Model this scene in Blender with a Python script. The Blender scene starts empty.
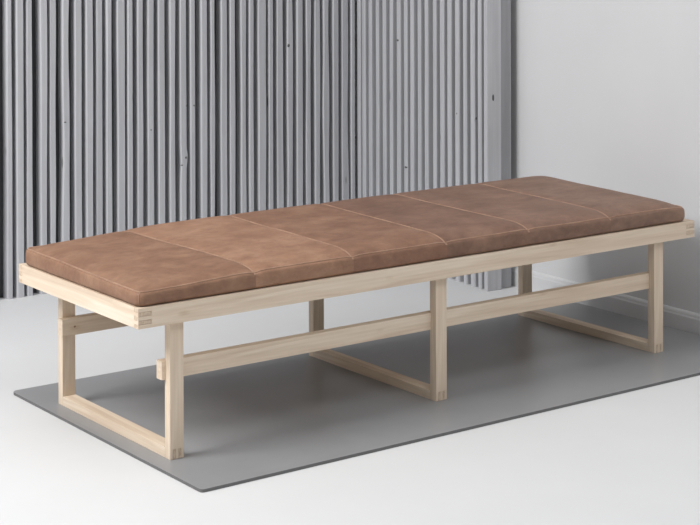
import bpy, bmesh, math, random
from mathutils import Vector, noise
random.seed(7)
S = 0.01                      # all shapes are laid out in centimetres
COL = bpy.context.scene.collection

# ------------------------------------------------------------------ helpers
def link(o, parent=None):
    COL.objects.link(o)
    if parent: o.parent = parent
    return o

def tag(o, label=None, cat=None, group=None, kind=None):
    if label: o['label'] = label
    if cat: o['category'] = cat
    if group: o['group'] = group
    if kind: o['kind'] = kind
    return o

def empty(name, loc=(0, 0, 0)):
    o = bpy.data.objects.new(name, None)
    o.empty_display_size = 0.1
    o.location = Vector(loc) * S
    return link(o)

def build(name, bm, mats, parent=None, bevel=0.0, smooth=False, segs=2, origin=None):
    """bmesh in world centimetres -> one mesh object, origin at `origin` (world cm)"""
    off = Vector(origin) if origin is not None else Vector((0, 0, 0))
    poff = parent.location / S if parent else Vector((0, 0, 0))
    for v in bm.verts:
        v.co = (v.co - off) * S
    bmesh.ops.recalc_face_normals(bm, faces=bm.faces[:])
    me = bpy.data.meshes.new(name)
    bm.to_mesh(me); bm.free()
    for m in (mats if isinstance(mats, (list, tuple)) else [mats]):
        me.materials.append(m)
    if smooth:
        for p in me.polygons: p.use_smooth = True
    o = bpy.data.objects.new(name, me)
    o.location = (off - poff) * S
    link(o, parent)
    if bevel:
        b = o.modifiers.new('bevel', 'BEVEL')
        b.width = bevel * S; b.segments = segs; b.limit_method = 'ANGLE'; b.angle_limit = math.radians(40)
        b.harden_normals = False
    return o

def box(bm, x0, x1, y0, y1, z0, z1, mi=0):
    vs = [bm.verts.new((x, y, z)) for x in (x0, x1) for y in (y0, y1) for z in (z0, z1)]
    for f in ((0, 1, 3, 2), (4, 6, 7, 5), (0, 4, 5, 1), (2, 3, 7, 6), (0, 2, 6, 4), (1, 5, 7, 3)):
        fc = bm.faces.new([vs[i] for i in f]); fc.material_index = mi
    return vs

def prism(bm, pts, axis, a0, a1, endax=None, ends=(), mi_end=1):
    """extrude a 2-D outline along an axis; outline edges lying on a coordinate in `ends`
    (along in-plane coordinate index endax) get the end-grain material"""
    def P(p, a):
        return {'x': (a, p[0], p[1]), 'y': (p[0], a, p[1]), 'z': (p[0], p[1], a)}[axis]
    lo = [bm.verts.new(P(p, a0)) for p in pts]
    hi = [bm.verts.new(P(p, a1)) for p in pts]
    bm.faces.new(lo); bm.faces.new(hi[::-1])
    n = len(pts)
    for i in range(n):
        j = (i + 1) % n
        f = bm.faces.new((lo[i], lo[j], hi[j], hi[i]))
        if endax is not None:
            for e in ends:
                if abs(pts[i][endax] - e) < 1e-4 and abs(pts[j][endax] - e) < 1e-4:
                    f.material_index = mi_end

# ------------------------------------------------------------------ materials
def new_mat(name):
    m = bpy.data.materials.new(name); m.use_nodes = True
    nt = m.node_tree
    b = nt.nodes['Principled BSDF']
    return m, nt, b

def N(nt, t, **kw):
    n = nt.nodes.new(t)
    for k, v in kw.items():
        if k in n.inputs.keys() if hasattr(n.inputs, 'keys') else False:
            n.inputs[k].default_value = v
        else:
            setattr(n, k, v)
    return n

def srgb(r, g, b):
    f = lambda c: (c / 255 / 12.92) if c / 255 <= 0.04045 else ((c / 255 + 0.055) / 1.055) ** 2.4
    return (f(r), f(g), f(b), 1)

def coords(nt, scale, loc=(0, 0, 0)):
    tc = nt.nodes.new('ShaderNodeTexCoord'); mp = nt.nodes.new('ShaderNodeMapping')
    mp.inputs['Scale'].default_value = scale; mp.inputs['Location'].default_value = loc
    nt.links.new(tc.outputs['Object'], mp.inputs['Vector'])
    return mp.outputs['Vector']

def noise_tex(nt, vec, scale, detail=4, rough=0.6, dist=0.0):
    n = nt.nodes.new('ShaderNodeTexNoise')
    n.inputs['Scale'].default_value = scale; n.inputs['Detail'].default_value = detail
    n.inputs['Roughness'].default_value = rough; n.inputs['Distortion'].default_value = dist
    nt.links.new(vec, n.inputs['Vector'])
    return n.outputs['Fac']

def ramp(nt, fac, stops):
    r = nt.nodes.new('ShaderNodeValToRGB')
    els = r.color_ramp.elements
    while len(els) < len(stops): els.new(0.5)
    for e, (p, c) in zip(els, stops):
        e.position = p; e.color = c
    nt.links.new(fac, r.inputs['Fac'])
    return r.outputs['Color']

def mix(nt, a, b, fac, mode='MIX'):
    m = nt.nodes.new('ShaderNodeMix'); m.data_type = 'RGBA'; m.blend_type = mode
    if isinstance(fac, float): m.inputs[0].default_value = fac
    else: nt.links.new(fac, m.inputs[0])
    for s, i in ((a, 6), (b, 7)):
        if isinstance(s, tuple): m.inputs[i].default_value = s
        else: nt.links.new(s, m.inputs[i])
    return m.outputs[2]

def bump(nt, b, h, strength, dist=0.001):
    n = nt.nodes.new('ShaderNodeBump')
    n.inputs['Strength'].default_value = strength; n.inputs['Distance'].default_value = dist
    nt.links.new(h, n.inputs['Height']); nt.links.new(n.outputs['Normal'], b.inputs['Normal'])

def wood(name, axis, loc=(0, 0, 0)):
    m, nt, b = new_mat(name)
    k = {'x': (1.2, 22, 22), 'y': (22, 1.2, 22), 'z': (22, 22, 1.2)}[axis]
    k2 = {'x': (5, 150, 150), 'y': (150, 5, 150), 'z': (150, 150, 5)}[axis]
    v = coords(nt, k, loc); v2 = coords(nt, k2, loc)
    n1 = noise_tex(nt, v, 1.6, 4, 0.55, 0.9)
    n2 = noise_tex(nt, v2, 1.0, 3, 0.6)
    c = ramp(nt, n1, [(0.30, srgb(*WD[0])), (0.50, srgb(*WD[1])), (0.68, srgb(*WD[2]))])
    f = ramp(nt, n2, [(0.30, (0.86, 0.83, 0.79, 1)), (0.62, (1, 1, 1, 1))])
    c = mix(nt, c, f, 0.5, 'MULTIPLY')
    # a few small knots
    vo = nt.nodes.new('ShaderNodeTexVoronoi'); vo.inputs['Scale'].default_value = 1.0
    kk = {'x': (5, 14, 14), 'y': (14, 5, 14), 'z': (14, 14, 5)}[axis]
    nt.links.new(coords(nt, kk, loc), vo.inputs['Vector'])
    kf = ramp(nt, vo.outputs['Distance'], [(0.03, (0.72, 0.60, 0.5, 1)), (0.11, (1, 1, 1, 1))])
    c = mix(nt, c, kf, 0.5, 'MULTIPLY')
    nt.links.new(c, b.inputs['Base Color'])
    b.inputs['Roughness'].default_value = 0.62
    b.inputs['Specular IOR Level'].default_value = 0.3
    bump(nt, b, n2, 0.25, 0.0004)
    return m

WD = [(211, 190, 168), (224, 206, 185), (233, 218, 200)]
W_X = wood('ash_wood_lengthwise', 'x', (0.3, 0.7, 0.2))
W_Y = wood('ash_wood_crosswise', 'y', (0.9, 0.1, 0.4))
W_Z = wood('ash_wood_upright', 'z', (0.5, 0.2, 0.8))

def endgrain():
    m, nt, b = new_mat('ash_end_grain')
    n = noise_tex(nt, coords(nt, (260, 260, 90)), 1.0, 3, 0.6)
    c = ramp(nt, n, [(0.35, srgb(190, 168, 146)), (0.65, srgb(215, 196, 175))])
    nt.links.new(c, b.inputs['Base Color']); b.inputs['Roughness'].default_value = 0.8
    return m
W_END = endgrain()

def plain(name, col, rough=0.7):
    m, nt, b = new_mat(name); b.inputs['Base Color'].default_value = col
    b.inputs['Roughness'].default_value = rough
    return m

W_DARK = plain('dowel_wood', srgb(140, 112, 88), 0.7)

def leather(name, lo, mid, hi, loc):
    m, nt, b = new_mat(name)
    n1 = noise_tex(nt, coords(nt, (9, 12, 12), loc), 1.0, 6, 0.66, 0.25)
    n2 = noise_tex(nt, coords(nt, (30, 45, 45), loc), 1.0, 5, 0.7, 0.3)
    n3 = noise_tex(nt, coords(nt, (500, 500, 500), loc), 1.0, 2, 0.5)
    c = ramp(nt, n1, [(0.30, srgb(*lo)), (0.5, srgb(*mid)), (0.70, srgb(*hi))])
    f = ramp(nt, n2, [(0.25, (0.72, 0.71, 0.70, 1)), (0.5, (0.97, 0.97, 0.97, 1)), (0.7, (1.14, 1.12, 1.09, 1))])
    c = mix(nt, c, f, 0.8, 'MULTIPLY')
    nt.links.new(c, b.inputs['Base Color'])
    r = nt.nodes.new('ShaderNodeMapRange'); r.inputs['To Min'].default_value = 0.5; r.inputs['To Max'].default_value = 0.72
    nt.links.new(n2, r.inputs['Value']); nt.links.new(r.outputs['Result'], b.inputs['Roughness'])
    b.inputs['Specular IOR Level'].default_value = 0.35
    ad = nt.nodes.new('ShaderNodeMath'); ad.operation = 'MULTIPLY_ADD'
    nt.links.new(n3, ad.inputs[0]); ad.inputs[1].default_value = 0.25; nt.links.new(n2, ad.inputs[2])
    bump(nt, b, ad.outputs[0], 0.35, 0.0015)
    return m

LEA = [
    leather('brown_leather_panel_one', (126, 93, 74), (140, 106, 85), (154, 120, 97), (1, 2, 3)),
    leather('tan_leather_panel_two', (139, 104, 83), (155, 118, 95), (170, 134, 110), (4, 2, 1)),
    leather('brown_leather_panel_three', (124, 91, 73), (140, 105, 85), (155, 120, 98), (7, 5, 3)),
    leather('dark_brown_leather_panel_four', (114, 85, 71), (128, 98, 82), (141, 110, 92), (2, 9, 4)),
    leather('dark_brown_leather_panel_five', (116, 88, 74), (130, 101, 86), (143, 113, 96), (6, 1, 8)),
    leather('brown_leather_panel_six', (119, 92, 78), (133, 105, 90), (146, 117, 100), (3, 6, 5)),
]
L_SEAM = leather('tan_leather_seam', (143, 110, 91), (160, 127, 106), (176, 143, 121), (5, 5, 5))

def paint(name, base, lo, dirty=0.5, knots=False, rough=0.55):
    m, nt, b = new_mat(name)
    n1 = noise_tex(nt, coords(nt, (60, 60, 1.6)), 1.0, 4, 0.6, 0.3)
    n2 = noise_tex(nt, coords(nt, (9, 9, 3)), 1.0, 4, 0.6)
    c = ramp(nt, n1, [(0.32, srgb(*lo)), (0.6, srgb(*base))])
    c2 = ramp(nt, n2, [(0.3, (0.90, 0.90, 0.91, 1)), (0.6, (1, 1, 1, 1))])
    c = mix(nt, c, c2, dirty, 'MULTIPLY')
    if knots:
        vo = nt.nodes.new('ShaderNodeTexVoronoi'); vo.inputs['Scale'].default_value = 1.0
        nt.links.new(coords(nt, (11, 11, 3.4), (0.3, 0.1, 0.4)), vo.inputs['Vector'])
        kf = ramp(nt, vo.outputs['Distance'], [(0.05, (0.45, 0.44, 0.44, 1)), (0.085, (1, 1, 1, 1))])
        c = mix(nt, c, kf, 0.8, 'MULTIPLY')
    nt.links.new(c, b.inputs['Base Color']); b.inputs['Roughness'].default_value = rough
    bump(nt, b, n1, 0.3, 0.0006)
    return m

P_SLAT = paint('grey_painted_slat_wood', (192, 193, 197), (180, 181, 185), 0.6, True)
P_BOARD = paint('grey_painted_board', (164, 165, 169), (152, 153, 157), 0.6)
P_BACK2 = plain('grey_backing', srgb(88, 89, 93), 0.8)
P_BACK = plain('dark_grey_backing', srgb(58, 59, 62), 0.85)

def plaster(name, base, amt=0.04, scale=2.0, rough=0.75, bmp=0.05):
    m, nt, b = new_mat(name)
    n1 = noise_tex(nt, coords(nt, (1, 1, 1)), scale, 5, 0.55)
    lo = tuple(c * (1 - amt * 2) for c in srgb(*base)[:3]) + (1,)
    c = ramp(nt, n1, [(0.3, lo), (0.7, srgb(*base))])
    nt.links.new(c, b.inputs['Base Color']); b.inputs['Roughness'].default_value = rough
    n2 = noise_tex(nt, coords(nt, (1, 1, 1)), 120, 3, 0.6)
    bump(nt, b, n2, bmp, 0.001)
    return m

M_WALL = plaster('pale_grey_wall_paint', (214, 215, 217), 0.03, 1.5)
M_SKIRT = plaster('baseboard_paint', (212, 213, 215), 0.02, 3, 0.45)
M_FLOOR = plaster('white_floor_paint', (220, 221, 222), 0.02, 2.2, 0.55)

def mat_material():
    m, nt, b = new_mat('grey_linoleum')
    n1 = noise_tex(nt, coords(nt, (1, 1, 1)), 3.0, 5, 0.6)
    c = ramp(nt, n1, [(0.3, srgb(140, 141, 143)), (0.7, srgb(148, 149, 151))])
    nt.links.new(c, b.inputs['Base Color'])
    b.inputs['Roughness'].default_value = 0.34
    b.inputs['Specular IOR Level'].default_value = 0.3
    bump(nt, b, noise_tex(nt, coords(nt, (1, 1, 1)), 9, 3, 0.5), 0.06, 0.002)
    return m
M_MAT = mat_material()
M_MATEDGE = plain('grey_linoleum_edge', srgb(104, 104, 104), 0.6)

# ------------------------------------------------------------------ the setting
ZF = -0.8          # floor level; the mat's top is z = 0
bm = bmesh.new(); box(bm, -460, 212, -460, 190, ZF - 8, ZF)
tag(build('floor', bm, M_FLOOR), kind='structure')

bm = bmesh.new(); box(bm, -300, 212, 189.5, 200, ZF, 260)
tag(build('wall_back', bm, M_WALL), kind='structure')

wx = lambda y: 204.1 + 0.02 * y        # face of the right wall
bm = bmesh.new()
prism(bm, [(wx(-330), -330), (wx(189.5), 189.5), (224, 189.5), (224, -330)], 'z', ZF, 260)
tag(build('wall_right', bm, M_WALL), kind='structure')

# baseboard: plank with a stepped, rounded top; runs along the right wall
bm = bmesh.new()
prof = [(0.0, 0), (-1.25, 0), (-1.25, 4.9), (-1.18, 5.15), (-1.05, 5.4), (-0.98, 5.9), (-0.82, 6.3), (-0.5, 6.6), (-0.25, 6.7), (0.0, 6.7)]
rings = []
for y in (-330, 189.4):
    rings.append([bm.verts.new((wx(y) + px, y, ZF + (z if z else 0))) for px, z in prof])
n = len(prof)
for i in range(n):
    j = (i + 1) % n
    bm.faces.new((rings[0][i], rings[0][j], rings[1][j], rings[1][i]))
bm.faces.new(rings[0]); bm.faces.new(rings[1][::-1])
tag(build('baseboard_right', bm, M_SKIRT), kind='structure')

# ------------------------------------------------------------------ slatted panels
def slat_mesh(bm, s0, s1, depth, mapf, z1=248, seed=0, wav=0.12, bulge=None):
    """one upright batten: face from s0 to s1 (cm along the panel), depth behind the face.
    mapf(s, d) -> (x, y).  Its edges wander a little like rough-sawn wood."""
    rnd = random.Random(seed)
    nz = 110 if bulge else 40
    amp = wav * (0.5 + rnd.random() * 1.2)
    if rnd.random() < 0.22: amp *= 2.2
    ph = rnd.random() * 90
    lean = (rnd.random() - 0.5) * 0.25
    rows = []
    r = 0.26
    for k in range(nz + 1):
        z = ZF + (z1 - ZF) * k / nz
        t = k / nz - 0.3
        a = noise.noise(Vector((ph, z * 0.028, 0))) * amp * 1.3 + lean * t
        b = noise.noise(Vector((ph + 33, z * 0.028, 5))) * amp * 1.8 + lean * t
        l, g = s0 + a, s1 + b
        if bulge: g += 0.55 * math.exp(-((z - bulge) / 2.2) ** 2); l += 0.3 * math.exp(-((z - bulge + 2) / 5) ** 2)
        d = noise.noise(Vector((ph, z * 0.02, 9))) * 0.10
        pts = [(l, depth), (l, 0.42 + d), (l + 0.34, d), (g - 0.14, d), (g, 0.14 + d), (g, depth)]
        rows.append([bm.verts.new((*mapf(s, dd), z)) for s, dd in pts])
    for k in range(nz):
        A, B = rows[k], rows[k + 1]
        for i in range(6):
            j = (i + 1) % 6
            bm.faces.new((A[i], A[j], B[j], B[i]))
    bm.faces.new(rows[0][::-1]); bm.faces.new(rows[-1])

P1 = [(53.0, 55.3), (56.5, 59.5), (60.4, 62.8), (65.5, 68.3), (69.3, 71.8), (74.0, 77.0), (78.8, 81.8), (83.2, 86.0), (87.2, 89.9),
      (91.1, 93.4), (95.5, 98.8), (99.6, 101.9), (103.6, 106.1), (107.8, 110.6), (112.2, 115.2), (116.9, 119.5), (121.2, 124.1),
      (125.5, 127.8), (130.0, 132.8), (134.1, 136.1), (138.7, 141.6), (142.6, 145.2), (147.5, 150.1), (151.1, 153.2), (155.1, 158.6),
      (159.7, 162.0), (163.6, 166.7), (168.3, 170.9), (172.6, 175.6), (177.0, 179.6), (181.2, 183.8), (185.0, 187.9), (189.5, 192.4),
      (193.8, 197.1), (198.1, 200.3)]
x = 49.2
extra = []
while x > -150:
    w = random.uniform(2.5, 3.1)
    extra.append((x - w, x)); x -= w + random.uniform(1.0, 1.9)
P1 = extra[::-1] + P1
Y1 = 184.0
pn = empty('slatted_screen', (20, Y1, ZF))
tag(pn, 'wide grey slatted wooden wall panel running along the back behind the daybed', 'slatted panel', None)
bm = bmesh.new()
for i, (a, b) in enumerate(P1):
    dz = random.Random(i).uniform(-0.15, 0.25)
    slat_mesh(bm, a + 0.42, b + 0.05, 3.6 - dz, lambda s, d, dz=dz: (s, Y1 + d + dz), seed=100 + i, bulge=41.4 if abs(b - 124.1) < 0.01 else None)
build('slats', bm, P_SLAT, pn, origin=(20, Y1, ZF))
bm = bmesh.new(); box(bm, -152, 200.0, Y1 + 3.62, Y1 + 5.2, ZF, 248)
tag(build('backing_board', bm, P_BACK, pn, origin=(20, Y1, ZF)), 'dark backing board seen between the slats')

A = Vector((191.8, 96.0)); B = Vector((200.7, 184.0))
dv = (B - A).normalized(); nv = Vector((dv.y, -dv.x))      # nv points away from the viewer, into the panel
mp2 = lambda s, d: tuple(A + dv * s + nv * d)
P2c = [86.4, 82.7, 78.0, 72.8, 67.7, 62.8, 57.6, 52.7, 48.4, 43.4, 38.7, 33.2, 28.4, 23.7, 18.8, 14.0, 9.3, 5.0]
pn2 = empty('slatted_screen', (A.x, A.y, ZF))
tag(pn2, 'narrower grey slatted wooden panel standing out from the corner beside the plain wall', 'slatted panel')
bm = bmesh.new()
for i, c in enumerate(P2c):
    w = random.Random(40 + i).uniform(1.8, 2.35)
    c -= 0.2
    slat_mesh(bm, c - w / 2, c + w / 2, 3.0, mp2, seed=300 + i, wav=0.08)
build('slats', bm, P_SLAT, pn2, origin=(A.x, A.y, ZF))
bm = bmesh.new()
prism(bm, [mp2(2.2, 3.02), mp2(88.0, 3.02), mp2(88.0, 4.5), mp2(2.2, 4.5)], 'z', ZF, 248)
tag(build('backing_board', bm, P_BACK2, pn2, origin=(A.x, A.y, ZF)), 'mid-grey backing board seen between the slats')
bm = bmesh.new()                                             # broad board closing the near end
prism(bm, [mp2(0, 0), mp2(2.1, 0), mp2(2.1, 5.9), mp2(0, 5.9)], 'z', ZF, 248)
build('end_board', bm, P_SLAT, pn2, bevel=0.15, origin=(A.x, A.y, ZF))
bm = bmesh.new()
prism(bm, [mp2(1.2, 6.5), mp2(6.0, 6.5), mp2(6.0, 11.0), mp2(1.2, 11.0)], 'z', ZF, 248)
build('post', bm, P_BOARD, pn2, bevel=0.15, origin=(A.x, A.y, ZF))
bm = bmesh.new()
prism(bm, [mp2(0.9, 5.9), mp2(4.5, 5.9), mp2(4.5, 6.5), mp2(0.9, 6.5)], 'z', 30, 41.5)
build('spacer_block', bm, P_BOARD, pn2, bevel=0.1, origin=(A.x, A.y, ZF))

P_KNOT = plain('dark_knot', srgb(84, 84, 86), 0.7)
def knot(parent, c, rs, org):
    bm = bmesh.new()
    bmesh.ops.create_uvsphere(bm, u_segments=14, v_segments=8, radius=1.0)
    for v in bm.verts:
        k = 1 + 0.22 * noise.noise(v.co * 1.7 + Vector(c))
        v.co = Vector((c[0] + v.co.x * rs[0] * k, c[1] + v.co.y * rs[1] * k, c[2] + v.co.z * rs[2] * k))
    tag(build('knot', bm, P_KNOT, parent, smooth=True, origin=org), 'small dark knot in the painted wood')
for x, z, a, c in [(123.9, 41.2, 0.42, 0.5), (122.2, 38.6, 0.5, 0.2), (124.2, 60.1, 0.28, 0.4), (127.3, 59.9, 0.28, 0.35),
                   (135.5, 82.1, 0.28, 0.6), (75.3, 57.7, 0.5, 0.2), (169.2, 79.7, 0.5, 0.7), (109.4, 52.4, 0.25, 0.3)]:
    knot(pn, (x, Y1 + 0.16, z), (a, 0.26, c), (20, Y1, ZF))
for q, z, a, c in [(57.6, 82.2, 0.9, 0.42), (52.3, 35.4, 0.75, 0.4), (6.9, 58.3, 0.3, 0.5), (18.6, 58.8, 0.3, 0.4), (89.0, 42.3, 0.3, 0.5)]:
    X_, Y_ = mp2(q, 0.12)
    knot(pn2, (X_, Y_, z), (0.3, a, c), (A.x, A.y, ZF))
X_, Y_ = mp2(0.03, 2.5)
knot(pn2, (X_, Y_, 66.0), (0.45, 0.12, 1.25), (A.x, A.y, ZF))

# ------------------------------------------------------------------ floor mat
def rounded_rect(x0, x1, y0, y1, radii, n=8):
    pts = []
    for (cx, cy, a0), r in zip(((x1, y0, -90), (x1, y1, 0), (x0, y1, 90), (x0, y0, 180)), radii):
        sx = 1 if cx == x1 else -1; sy = 1 if cy == y1 else -1
        for k in range(n + 1):
            a = math.radians(a0 + 90 * k / n)
            pts.append((cx - sx * r + r * math.cos(a), cy - sy * r + r * math.sin(a)))
    return pts
bm = bmesh.new()
pts = rounded_rect(5.2, 202.4, -20.0, 79.0, (0.4, 0.4, 1.7, 1.0))
pts = [(min(px, wx(py) - 1.3), py) for px, py in pts]
lo = [bm.verts.new((px, py, ZF)) for px, py in pts]; hi = [bm.verts.new((px, py, -0.02)) for px, py in pts]
bm.faces.new(lo[::-1]); bm.faces.new(hi)
for i in range(len(pts)):
    j = (i + 1) % len(pts)
    bm.faces.new((lo[i], lo[j], hi[j], hi[i])).material_index = 1
fm = build('floor_mat', bm, [M_MAT, M_MATEDGE], bevel=0.05, origin=(100, 30, ZF))
tag(fm, 'thin satin grey rectangular floor mat under the daybed', 'mat')

# ------------------------------------------------------------------ daybed
L, W, H, h = 190.0, 63.9, 37.9, 4.87
TX, TY = 3.6, 2.04          # side rails' / long rails' thickness
bed = empty('daybed', (95, 31.5, 0))
tag(bed, 'long low daybed frame of pale ash wood with box legs, carrying the brown cushion', 'daybed')
O = (95, 31.5, 0)

nf = 5
fz = [H - h + h * k / nf for k in range(nf + 1)]        # finger heights, counted from below
g = 0.03                                                 # hairline in the joints
def rail_outline(a0, a1, t, odd):
    """outline in (along, z): fingers with index parity `odd` reach the full length, others stop at t"""
    left, right = [], []
    for k in range(nf):
        full = (k % 2 == odd)
        xa = a0 if full else a0 + t + g
        xb = a1 if full else a1 - t - g
        z0 = fz[k] + (g if k else 0) if full else fz[k]
        z1 = fz[k + 1] - (g if k < nf - 1 else 0) if full else fz[k + 1]
        if not full:
            z0 = fz[k] - (g if k else 0); z1 = fz[k + 1] + (g if k < nf - 1 else 0)
        left += [(xa, z0), (xa, z1)]; right += [(xb, z0), (xb, z1)]
    return left + right[::-1]

for y0, lab in ((0.0, None), (W - TY, None)):
    bm = bmesh.new()
    prism(bm, rail_outline(0.3, L, TX, 0), 'y', y0, y0 + TY, 0, (0.3, L))
    build('long_rail', bm, [W_X, W_END], bed, bevel=0.07, origin=(95, y0, H - h / 2))
for x0 in (0.3, L - TX):
    bm = bmesh.new()
    prism(bm, rail_outline(0, W, TY, 1), 'x', x0, x0 + TX, 0, (0, W))
    build('end_rail', bm, [W_Y, W_END], bed, bevel=0.07, origin=(x0, 31.5, H - h / 2))
bm = bmesh.new()                                          # boards that carry the cushion, between the rails
for k in range(13):
    xa = TX + 0.3 + k * 14.05
    box(bm, xa, xa + 13.2, TY + 0.1, W - TY - 0.1, H - 1.9, H - 0.25)
build('seat_boards', bm, W_Y, bed, origin=(95, 31.5, H - 1))

x1, x2, x3 = 10.05, 91.8, 174.9
tw, td, dy, rh = 3.77, 2.5, TY + 0.02, 2.45
ztop = H - 2.0
nfx = 5
YB0 = W - dy - 1.4          # back of the far legs
def fx(xa): return [xa + tw * k / nfx for k in range(nfx + 1)]
for xa in (x1, x2, x3):
    F = fx(xa); YB = YB0 + 0.0073 * (xa - x1)
    for ya, yb, near in ((dy, dy + td, True), (YB - td, YB, False)):
        # leg: at its foot only the outer fingers (0, 2, 4) come down to the ground
        pts = [(xa, ztop)]
        for k in range(nfx):
            zz = 0.0 if k % 2 == 0 else rh + g
            gg = g if k % 2 == 0 else -g
            pts += [(F[k] + (gg if k else 0), zz), (F[k + 1] - (gg if k < nfx - 1 else 0), zz)]
        pts += [(xa + tw, ztop)]
        bm = bmesh.new(); prism(bm, pts, 'y', ya, yb)
        build('leg', bm, [W_Z, W_END], bed, bevel=0.07, origin=(xa + tw / 2, (ya + yb) / 2, 0))
    # runner on the ground joining the two legs, fingers 1 and 3 reach through them
    a, b = dy, YB
    lo_, hi_ = [], []
    for k in range(nfx):
        full = k % 2 == 1
        gg = g if full else -g
        xa0 = F[k] + (gg if k else 0); xb0 = F[k + 1] - (gg if k < nfx - 1 else 0)
        ia = a if full else a + td + g; ib = b if full else b - td - g
        lo_ += [(xa0, ia), (xb0, ia)]; hi_ += [(xa0, ib), (xb0, ib)]
    bm = bmesh.new(); prism(bm, lo_ + hi_[::-1], 'z', 0.0, rh, 1, (a, b))
    rn = build('runner', bm, [W_Y, W_END], bed, bevel=0.07, origin=(xa + tw / 2, 31.5, rh / 2))

sz, sh = 18.8, 4.5
def cyl(bm, c, axis, r, l, n=16):
    a = {'x': Vector((1, 0, 0)), 'y': Vector((0, 1, 0))}[axis]
    u = Vector((0, 0, 1)); w = a.cross(u)
    A_ = [bm.verts.new(Vector(c) + (u * math.cos(t) + w * math.sin(t)) * r) for t in [2 * math.pi * k / n for k in range(n)]]
    B_ = [bm.verts.new(v.co + a * l) for v in A_]
    bm.faces.new(A_); bm.faces.new(B_[::-1])
    for k in range(n):
        j = (k + 1) % n
        bm.faces.new((A_[k], A_[j], B_[j], B_[k]))
for ya in (dy + td - 0.45, YB0 + 0.0073 * 85 - td - 2.05):
    bm = bmesh.new()
    prism(bm, [(x1 - 1.1, sz), (x1 - 1.1, sz + sh), (x3 + tw + 1.1, sz + sh), (x3 + tw + 1.1, sz)], 'y', ya, ya + td, 0, (x1 - 1.1, x3 + tw + 1.1))
    st = build('stretcher', bm, [W_X, W_X], bed, bevel=0.1, origin=(95, ya, sz + sh / 2))
    inner = ya > 30
    for xa in (x1, x2, x3):
        bm = bmesh.new()
        yy = ya - 0.03 if inner else ya + td - 0.2
        cyl(bm, (xa + tw * 0.68, yy, sz + sh * 0.5), 'y', 0.28, 0.23)
        d = build('dowel', bm, W_DARK, None, origin=(xa + tw * 0.68, yy, sz + sh * 0.5))
        d.parent = st
        st.rotation_euler.z = 0.0073 if inner else 0.0
        d.location = (Vector((xa + tw * 0.68, yy, sz + sh * 0.5)) - Vector((95, ya, sz + sh / 2))) * S

# ------------------------------------------------------------------ cushion
CX0, CX1, CY0, CY1, CZ0 = 0.55, 187.3, 0.45, 61.6, H + 0.1
SEAMS = [33.5, 63.4, 94.4, 124.0, 155.4]
LEAN = [-4.8, -2.2, -0.6, -3.4, -1.2]
cush = empty('daybed_cushion', (95, 31.5, CZ0))
tag(cush, 'long flat brown leather cushion of six stitched panels lying on the wooden daybed', 'cushion')

def smooth(t): t = max(0, min(1, t)); return t * t * (3 - 2 * t)
def top_z(x, y):
    """height of the cushion's upper surface (cm)"""
    u = (x - CX0) / (CX1 - CX0); v = (y - CY0) / (CY1 - CY0)
    base = 41.35 + 1.1 * smooth((x - 1) / 42) + (1.0 + 0.35 * smooth(x / 60)) * v
    base -= 0.5 * smooth((x - 177) / 10)
    e = min(1, (x - CX0) / 9, (CX1 - x) / 8)
    f = min(1, (y - CY0) / 9, (CY1 - y) / 7)
    e = max(0, e); f = max(0, f)
    crown = (1.35 + 0.35 * smooth(x / 70)) * (1 - (1 - e) ** 2.2) * (1 - (1 - f) ** 2.2)
    wob = 0.16 * noise.noise(Vector((x * 0.045, y * 0.06, 1))) + 0.06 * noise.noise(Vector((x * 0.17, y * 0.2, 4)))
    z = base + crown + wob
    d = min(abs(x - (s + l * v)) for s, l in zip(SEAMS, LEAN))
    z -= 0.3 * math.exp(-(d / 1.3) ** 2)
    return z
def side_wob(x, y, z):
    return 0.16 * noise.noise(Vector((x * 0.07, y * 0.07, z * 0.25)))

RE, RC = 0.75, 2.2
xs = set([CX0, CX1] + SEAMS)
k = CX0
while k < CX1: xs.add(k); k += 1.45
for e in (0.12, 0.3, 0.5, 0.75, 1.0, 1.3, 1.9, 2.6): xs |= {CX0 + e, CX1 - e}
for s in SEAMS: xs |= {s - 0.35, s + 0.35, s - 0.8, s + 0.8}
xs = sorted(xs)
xs = [v for i, v in enumerate(xs) if i == 0 or v - xs[i - 1] > 0.05 or v in SEAMS or v == CX1]
ys = set([CY0, CY1]); k = CY0
while k < CY1: ys.add(k); k += 1.7
for e in (0.12, 0.3, 0.5, 0.75, 1.0, 1.3, 1.9, 2.6): ys |= {CY0 + e, CY1 - e}
ys = sorted(ys); ts = [0, .04, .1, .17, .26, .4, .55, .7, .8, .87, .93, .97, 1.0]

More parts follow.
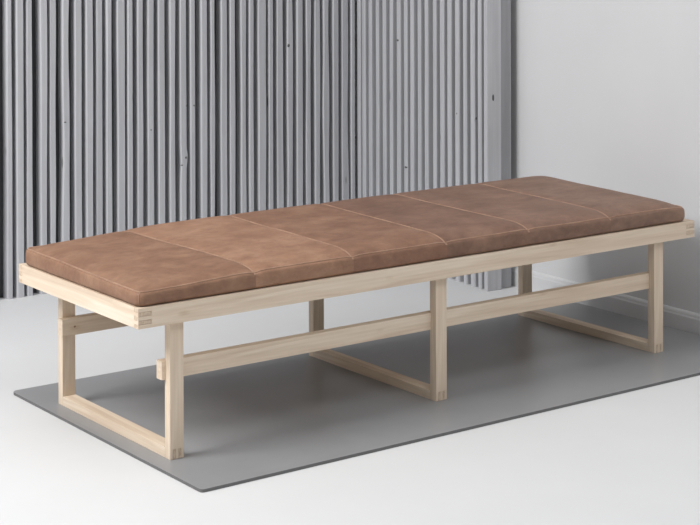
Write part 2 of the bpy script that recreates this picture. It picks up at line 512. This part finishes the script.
def cush_point(x, y, t):
    """t: 0 bottom .. 1 top"""
    v = (y - CY0) / (CY1 - CY0)
    X = x
    for i, s in enumerate(SEAMS):                        # lean the seams towards the back
        pass
    if SEAMS[0] - 30 < x:
        ks = [CX0] + SEAMS + [CX1]; ls = [0] + LEAN + [0]
        for i in range(len(ks) - 1):
            if ks[i] <= x <= ks[i + 1]:
                q = (x - ks[i]) / (ks[i + 1] - ks[i])
                X = x + (ls[i] * (1 - q) + ls[i + 1] * q) * v
                break
    # inset at the corners in plan
    def clampv(val, a, b, r): return max(a + r, min(b - r, val))
    zt = top_z(X, y)
    z = CZ0 + (zt - CZ0) * t
    # plan corner rounding
    ix, iy = clampv(X, CX0, CX1, RC), clampv(y, CY0, CY1, RC)
    dx, dy_ = X - ix, y - iy
    if dx and dy_:
        m = max(abs(dx), abs(dy_)); ln = math.hypot(dx, dy_)
        X2, Y2 = ix + dx * m / ln, iy + dy_ * m / ln
    else: X2, Y2 = X, y
    # edge rounding between sides and top/bottom
    dist = min(X2 - CX0, CX1 - X2, Y2 - CY0, CY1 - Y2)
    if dx and dy_: dist = RC - max(abs(dx), abs(dy_))
    r = RE
    def inset(pz_top, pz_bot):
        d = 0
        if pz_top < r: d = r - math.sqrt(max(0, r * r - (r - pz_top) ** 2))
        if pz_bot < r: d = max(d, r - math.sqrt(max(0, r * r - (r - pz_bot) ** 2)))
        return d
    return X2, Y2, z, dist, zt

bmP = [bmesh.new() for _ in range(6)]
caches = [dict() for _ in range(6)]
def vert(pi, i, j, k):
    key = (i, j, k)
    c = caches[pi]
    if key in c: return c[key]
    x, y, t = xs[i], ys[j], ts[k]
    X, Y, z, dist, zt = cush_point(x, y, t)
    onside = i in (0, len(xs) - 1) or j in (0, len(ys) - 1)
    r = RE
    if onside:                                            # pull the side in near top and bottom
        dt, db = zt - z, z - CZ0
        ins = 0
        if dt < r: ins = r - math.sqrt(max(0, r * r - (r - dt) ** 2))
        if db < r * 1.3: ins = max(ins, 1.3 * r - math.sqrt(max(0, (1.3 * r) ** 2 - (1.3 * r - db) ** 2)))
        ins *= 0.9
        ins -= 0.22 * math.sin(math.pi * t) + side_wob(X, Y, z)
        # seams nip the side in slightly
        d = min(abs(x - s) for s in SEAMS)
        if j == 0 or j == len(ys) - 1: ins += 0.12 * math.exp(-(d / 0.8) ** 2)
        mx = 0 if not (i in (0, len(xs) - 1)) else (1 if i == 0 else -1)
        my = 0 if not (j in (0, len(ys) - 1)) else (1 if j == 0 else -1)
        ln = math.hypot(mx, my) or 1
        if X - CX0 < RC: mx = 1 * (1 - (X - CX0) / RC) if not mx else mx
        if CX1 - X < RC: mx = -1 * (1 - (CX1 - X) / RC) if not mx else mx
        if Y - CY0 < RC: my = 1 * (1 - (Y - CY0) / RC) if not my else my
        if CY1 - Y < RC: my = -1 * (1 - (CY1 - Y) / RC) if not my else my
        ln = math.hypot(mx, my) or 1
        X += mx / ln * ins; Y += my / ln * ins
    elif True:                                            # top and underside start where the rounded edge ends
        i0 = (0.9 * r - 0.03) if k else 1.17 * r
        wd_ = 2.6
        if X - CX0 < wd_: X = CX0 + i0 + (X - CX0) * (1 - i0 / wd_)
        if CX1 - X < wd_: X = CX1 - i0 - (CX1 - X) * (1 - i0 / wd_)
        if Y - CY0 < wd_: Y = CY0 + i0 + (Y - CY0) * (1 - i0 / wd_)
        if CY1 - Y < wd_: Y = CY1 - i0 - (CY1 - Y) * (1 - i0 / wd_)
    if k == len(ts) - 1 and onside: z -= 0.05
    v = bmP[pi].verts.new((X, Y, z)); c[key] = v
    return v
nx, ny, nz = len(xs) - 1, len(ys) - 1, len(ts) - 1
def panel_of(xm):
    return sum(1 for s in SEAMS if xm > s)
for i in range(nx):
    p = panel_of((xs[i] + xs[i + 1]) / 2); b = bmP[p]
    for j in range(ny):
        b.faces.new((vert(p, i, j, nz), vert(p, i + 1, j, nz), vert(p, i + 1, j + 1, nz), vert(p, i, j + 1, nz)))
        b.faces.new((vert(p, i, j, 0), vert(p, i, j + 1, 0), vert(p, i + 1, j + 1, 0), vert(p, i + 1, j, 0)))
    for k in range(nz):
        b.faces.new((vert(p, i, 0, k), vert(p, i + 1, 0, k), vert(p, i + 1, 0, k + 1), vert(p, i, 0, k + 1)))
        b.faces.new((vert(p, i, ny, k), vert(p, i, ny, k + 1), vert(p, i + 1, ny, k + 1), vert(p, i + 1, ny, k)))
for j in range(ny):
    for k in range(nz):
        bmP[0].faces.new((vert(0, 0, j, k), vert(0, 0, j, k + 1), vert(0, 0, j + 1, k + 1), vert(0, 0, j + 1, k)))
        bmP[5].faces.new((vert(5, nx, j, k), vert(5, nx, j + 1, k), vert(5, nx, j + 1, k + 1), vert(5, nx, j, k + 1)))
# keep sampled rim points for the piping and the seams before the meshes are written
def co(i, j, k):
    p = panel_of(xs[i] - 1e-6) if i else 0
    return vert(p, i, j, k).co.copy()
rim = [co(i, 0, nz) for i in range(nx, -1, -1)] + [co(0, j, nz) for j in range(1, ny + 1)] + \
      [co(i, ny, nz) for i in range(1, nx + 1)] + [co(nx, j, nz) for j in range(ny - 1, 0, -1)]
seam_paths = []
for s in SEAMS:
    i = xs.index(s)
    seam_paths.append([co(i, 0, k) for k in range(9, nz + 1)] + [co(i, j, nz) for j in range(1, ny + 1)])
corner_path = [co(0, 0, k) for k in range(2, nz + 1)]
TOPW = ['worn mid-brown leather panel, leftmost of the six', 'lightest tan leather panel, second from the left',
        'mottled brown leather panel, third from the left', 'dark brown leather panel, fourth from the left',
        'dark brown leather panel, fifth from the left', 'brown leather panel nearest the plain wall']
for p in range(6):
    o = build('leather_panel', bmP[p], LEA[p], cush, smooth=True, origin=(15 + 31 * p, 31.5, CZ0))
    tag(o, TOPW[p])

def tube(bm, pts, r, n=8, closed=False, squash=1.0):
    rings = []
    m = len(pts)
    for i, p in enumerate(pts):
        a = pts[(i - 1) % m] if (closed or i) else p
        b = pts[(i + 1) % m] if (closed or i < m - 1) else p
        t = (b - a).normalized() if (b - a).length > 1e-6 else Vector((1, 0, 0))
        up = Vector((0, 0, 1))
        if abs(t.z) > 0.8: up = Vector((0, -1, 0))
        sd = t.cross(up).normalized(); up = sd.cross(t).normalized()
        rings.append([bm.verts.new(p + (sd * math.cos(q) + up * math.sin(q) * squash) * r) for q in [2 * math.pi * k / n for k in range(n)]])
    for i in range(m if closed else m - 1):
        A_, B_ = rings[i], rings[(i + 1) % m]
        for k in range(n):
            j = (k + 1) % n
            bm.faces.new((A_[k], A_[j], B_[j], B_[k]))
    if not closed:
        bm.faces.new(rings[0]); bm.faces.new(rings[-1][::-1])
def thin(pts, dmin):
    out = [pts[0]]
    for p in pts[1:]:
        if (p - out[-1]).length > dmin: out.append(p)
    return out
for i, path in enumerate(seam_paths):
    bm = bmesh.new(); tube(bm, thin(path, 0.15), 0.30, squash=0.45)
    build('seam', bm, L_SEAM, cush, smooth=True, origin=(SEAMS[i], 31.5, 43))
bm = bmesh.new(); tube(bm, thin([q + Vector((0, 0, 0.05)) for q in rim], 0.3)[:-1], 0.24, closed=True)
build('piping', bm, L_SEAM, cush, smooth=True, origin=(95, 31.5, 42.5))
bm = bmesh.new(); tube(bm, thin(corner_path, 0.2), 0.13)
build('corner_seam', bm, L_SEAM, cush, smooth=True, origin=(CX0, CY0, 40))

# ------------------------------------------------------------------ light
def area(name, loc, target, size, energy, sy=None, color=(1, 1, 1)):
    d = bpy.data.lights.new(name, 'AREA'); d.energy = energy; d.color = color
    d.shape = 'RECTANGLE'; d.size = size; d.size_y = sy or size
    o = bpy.data.objects.new(name, d); COL.objects.link(o)
    o.location = loc
    o.rotation_euler = (Vector(target) - Vector(loc)).to_track_quat('-Z', 'Y').to_euler()
    return o
area('studio_softbox', (-2.4, 0.45, 2.85), (1.1, 0.6, 0.2), 1.5, 168, 1.7, (1.0, 0.99, 0.98))
area('front_softbox', (0.4, -3.2, 4.2), (1.1, 0.6, 0.4), 2.4, 66, 1.8, (1.0, 0.995, 0.99))
wd = bpy.data.worlds.new('studio_daylight'); bpy.context.scene.world = wd
wd.use_nodes = True
bg = wd.node_tree.nodes['Background']
wn = wd.node_tree
tcw = wn.nodes.new('ShaderNodeTexCoord'); sx_ = wn.nodes.new('ShaderNodeSeparateXYZ')
wn.links.new(tcw.outputs['Generated'], sx_.inputs['Vector'])          # brighter overhead, dimmer towards the horizon
wcol = ramp(wn, sx_.outputs['Z'], [(0.0, (0.18, 0.182, 0.188, 1)), (0.25, (0.34, 0.343, 0.35, 1)), (0.8, (1.0, 1.0, 1.0, 1))])
wn.links.new(wcol, bg.inputs['Color'])
bg.inputs['Strength'].default_value = 0.62

# ------------------------------------------------------------------ camera
f, cx, cy = 1713.46, 336.1, -81.0
fw = Vector((0.58774759, 0.80902391, -0.00575094)); r = Vector((0.80902547, -0.58776759, -0.00265387)); u = Vector((0.00552726, 0.00309285, 0.99997994))
cam = bpy.data.cameras.new('camera'); co_ = bpy.data.objects.new('camera', cam); COL.objects.link(co_)
from mathutils import Matrix
M = Matrix((r, u, -fw)).transposed().to_4x4()
M.translation = Vector((-197.34673, -351.23445, 131.3097)) * S
co_.matrix_world = M
cam.sensor_width = 36; cam.lens = f * 36 / 700
cam.shift_x = (350 - cx) / 700
cam.shift_y = (cy - 262.5) / 700
cam.clip_start = 0.05
sc = bpy.context.scene
sc.camera = co_
sc.view_settings.view_transform = 'Standard'
sc.view_settings.look = 'None'
sc.view_settings.exposure = -0.25
sc.view_settings.gamma = 1.0
sc.view_settings.use_curve_mapping = False
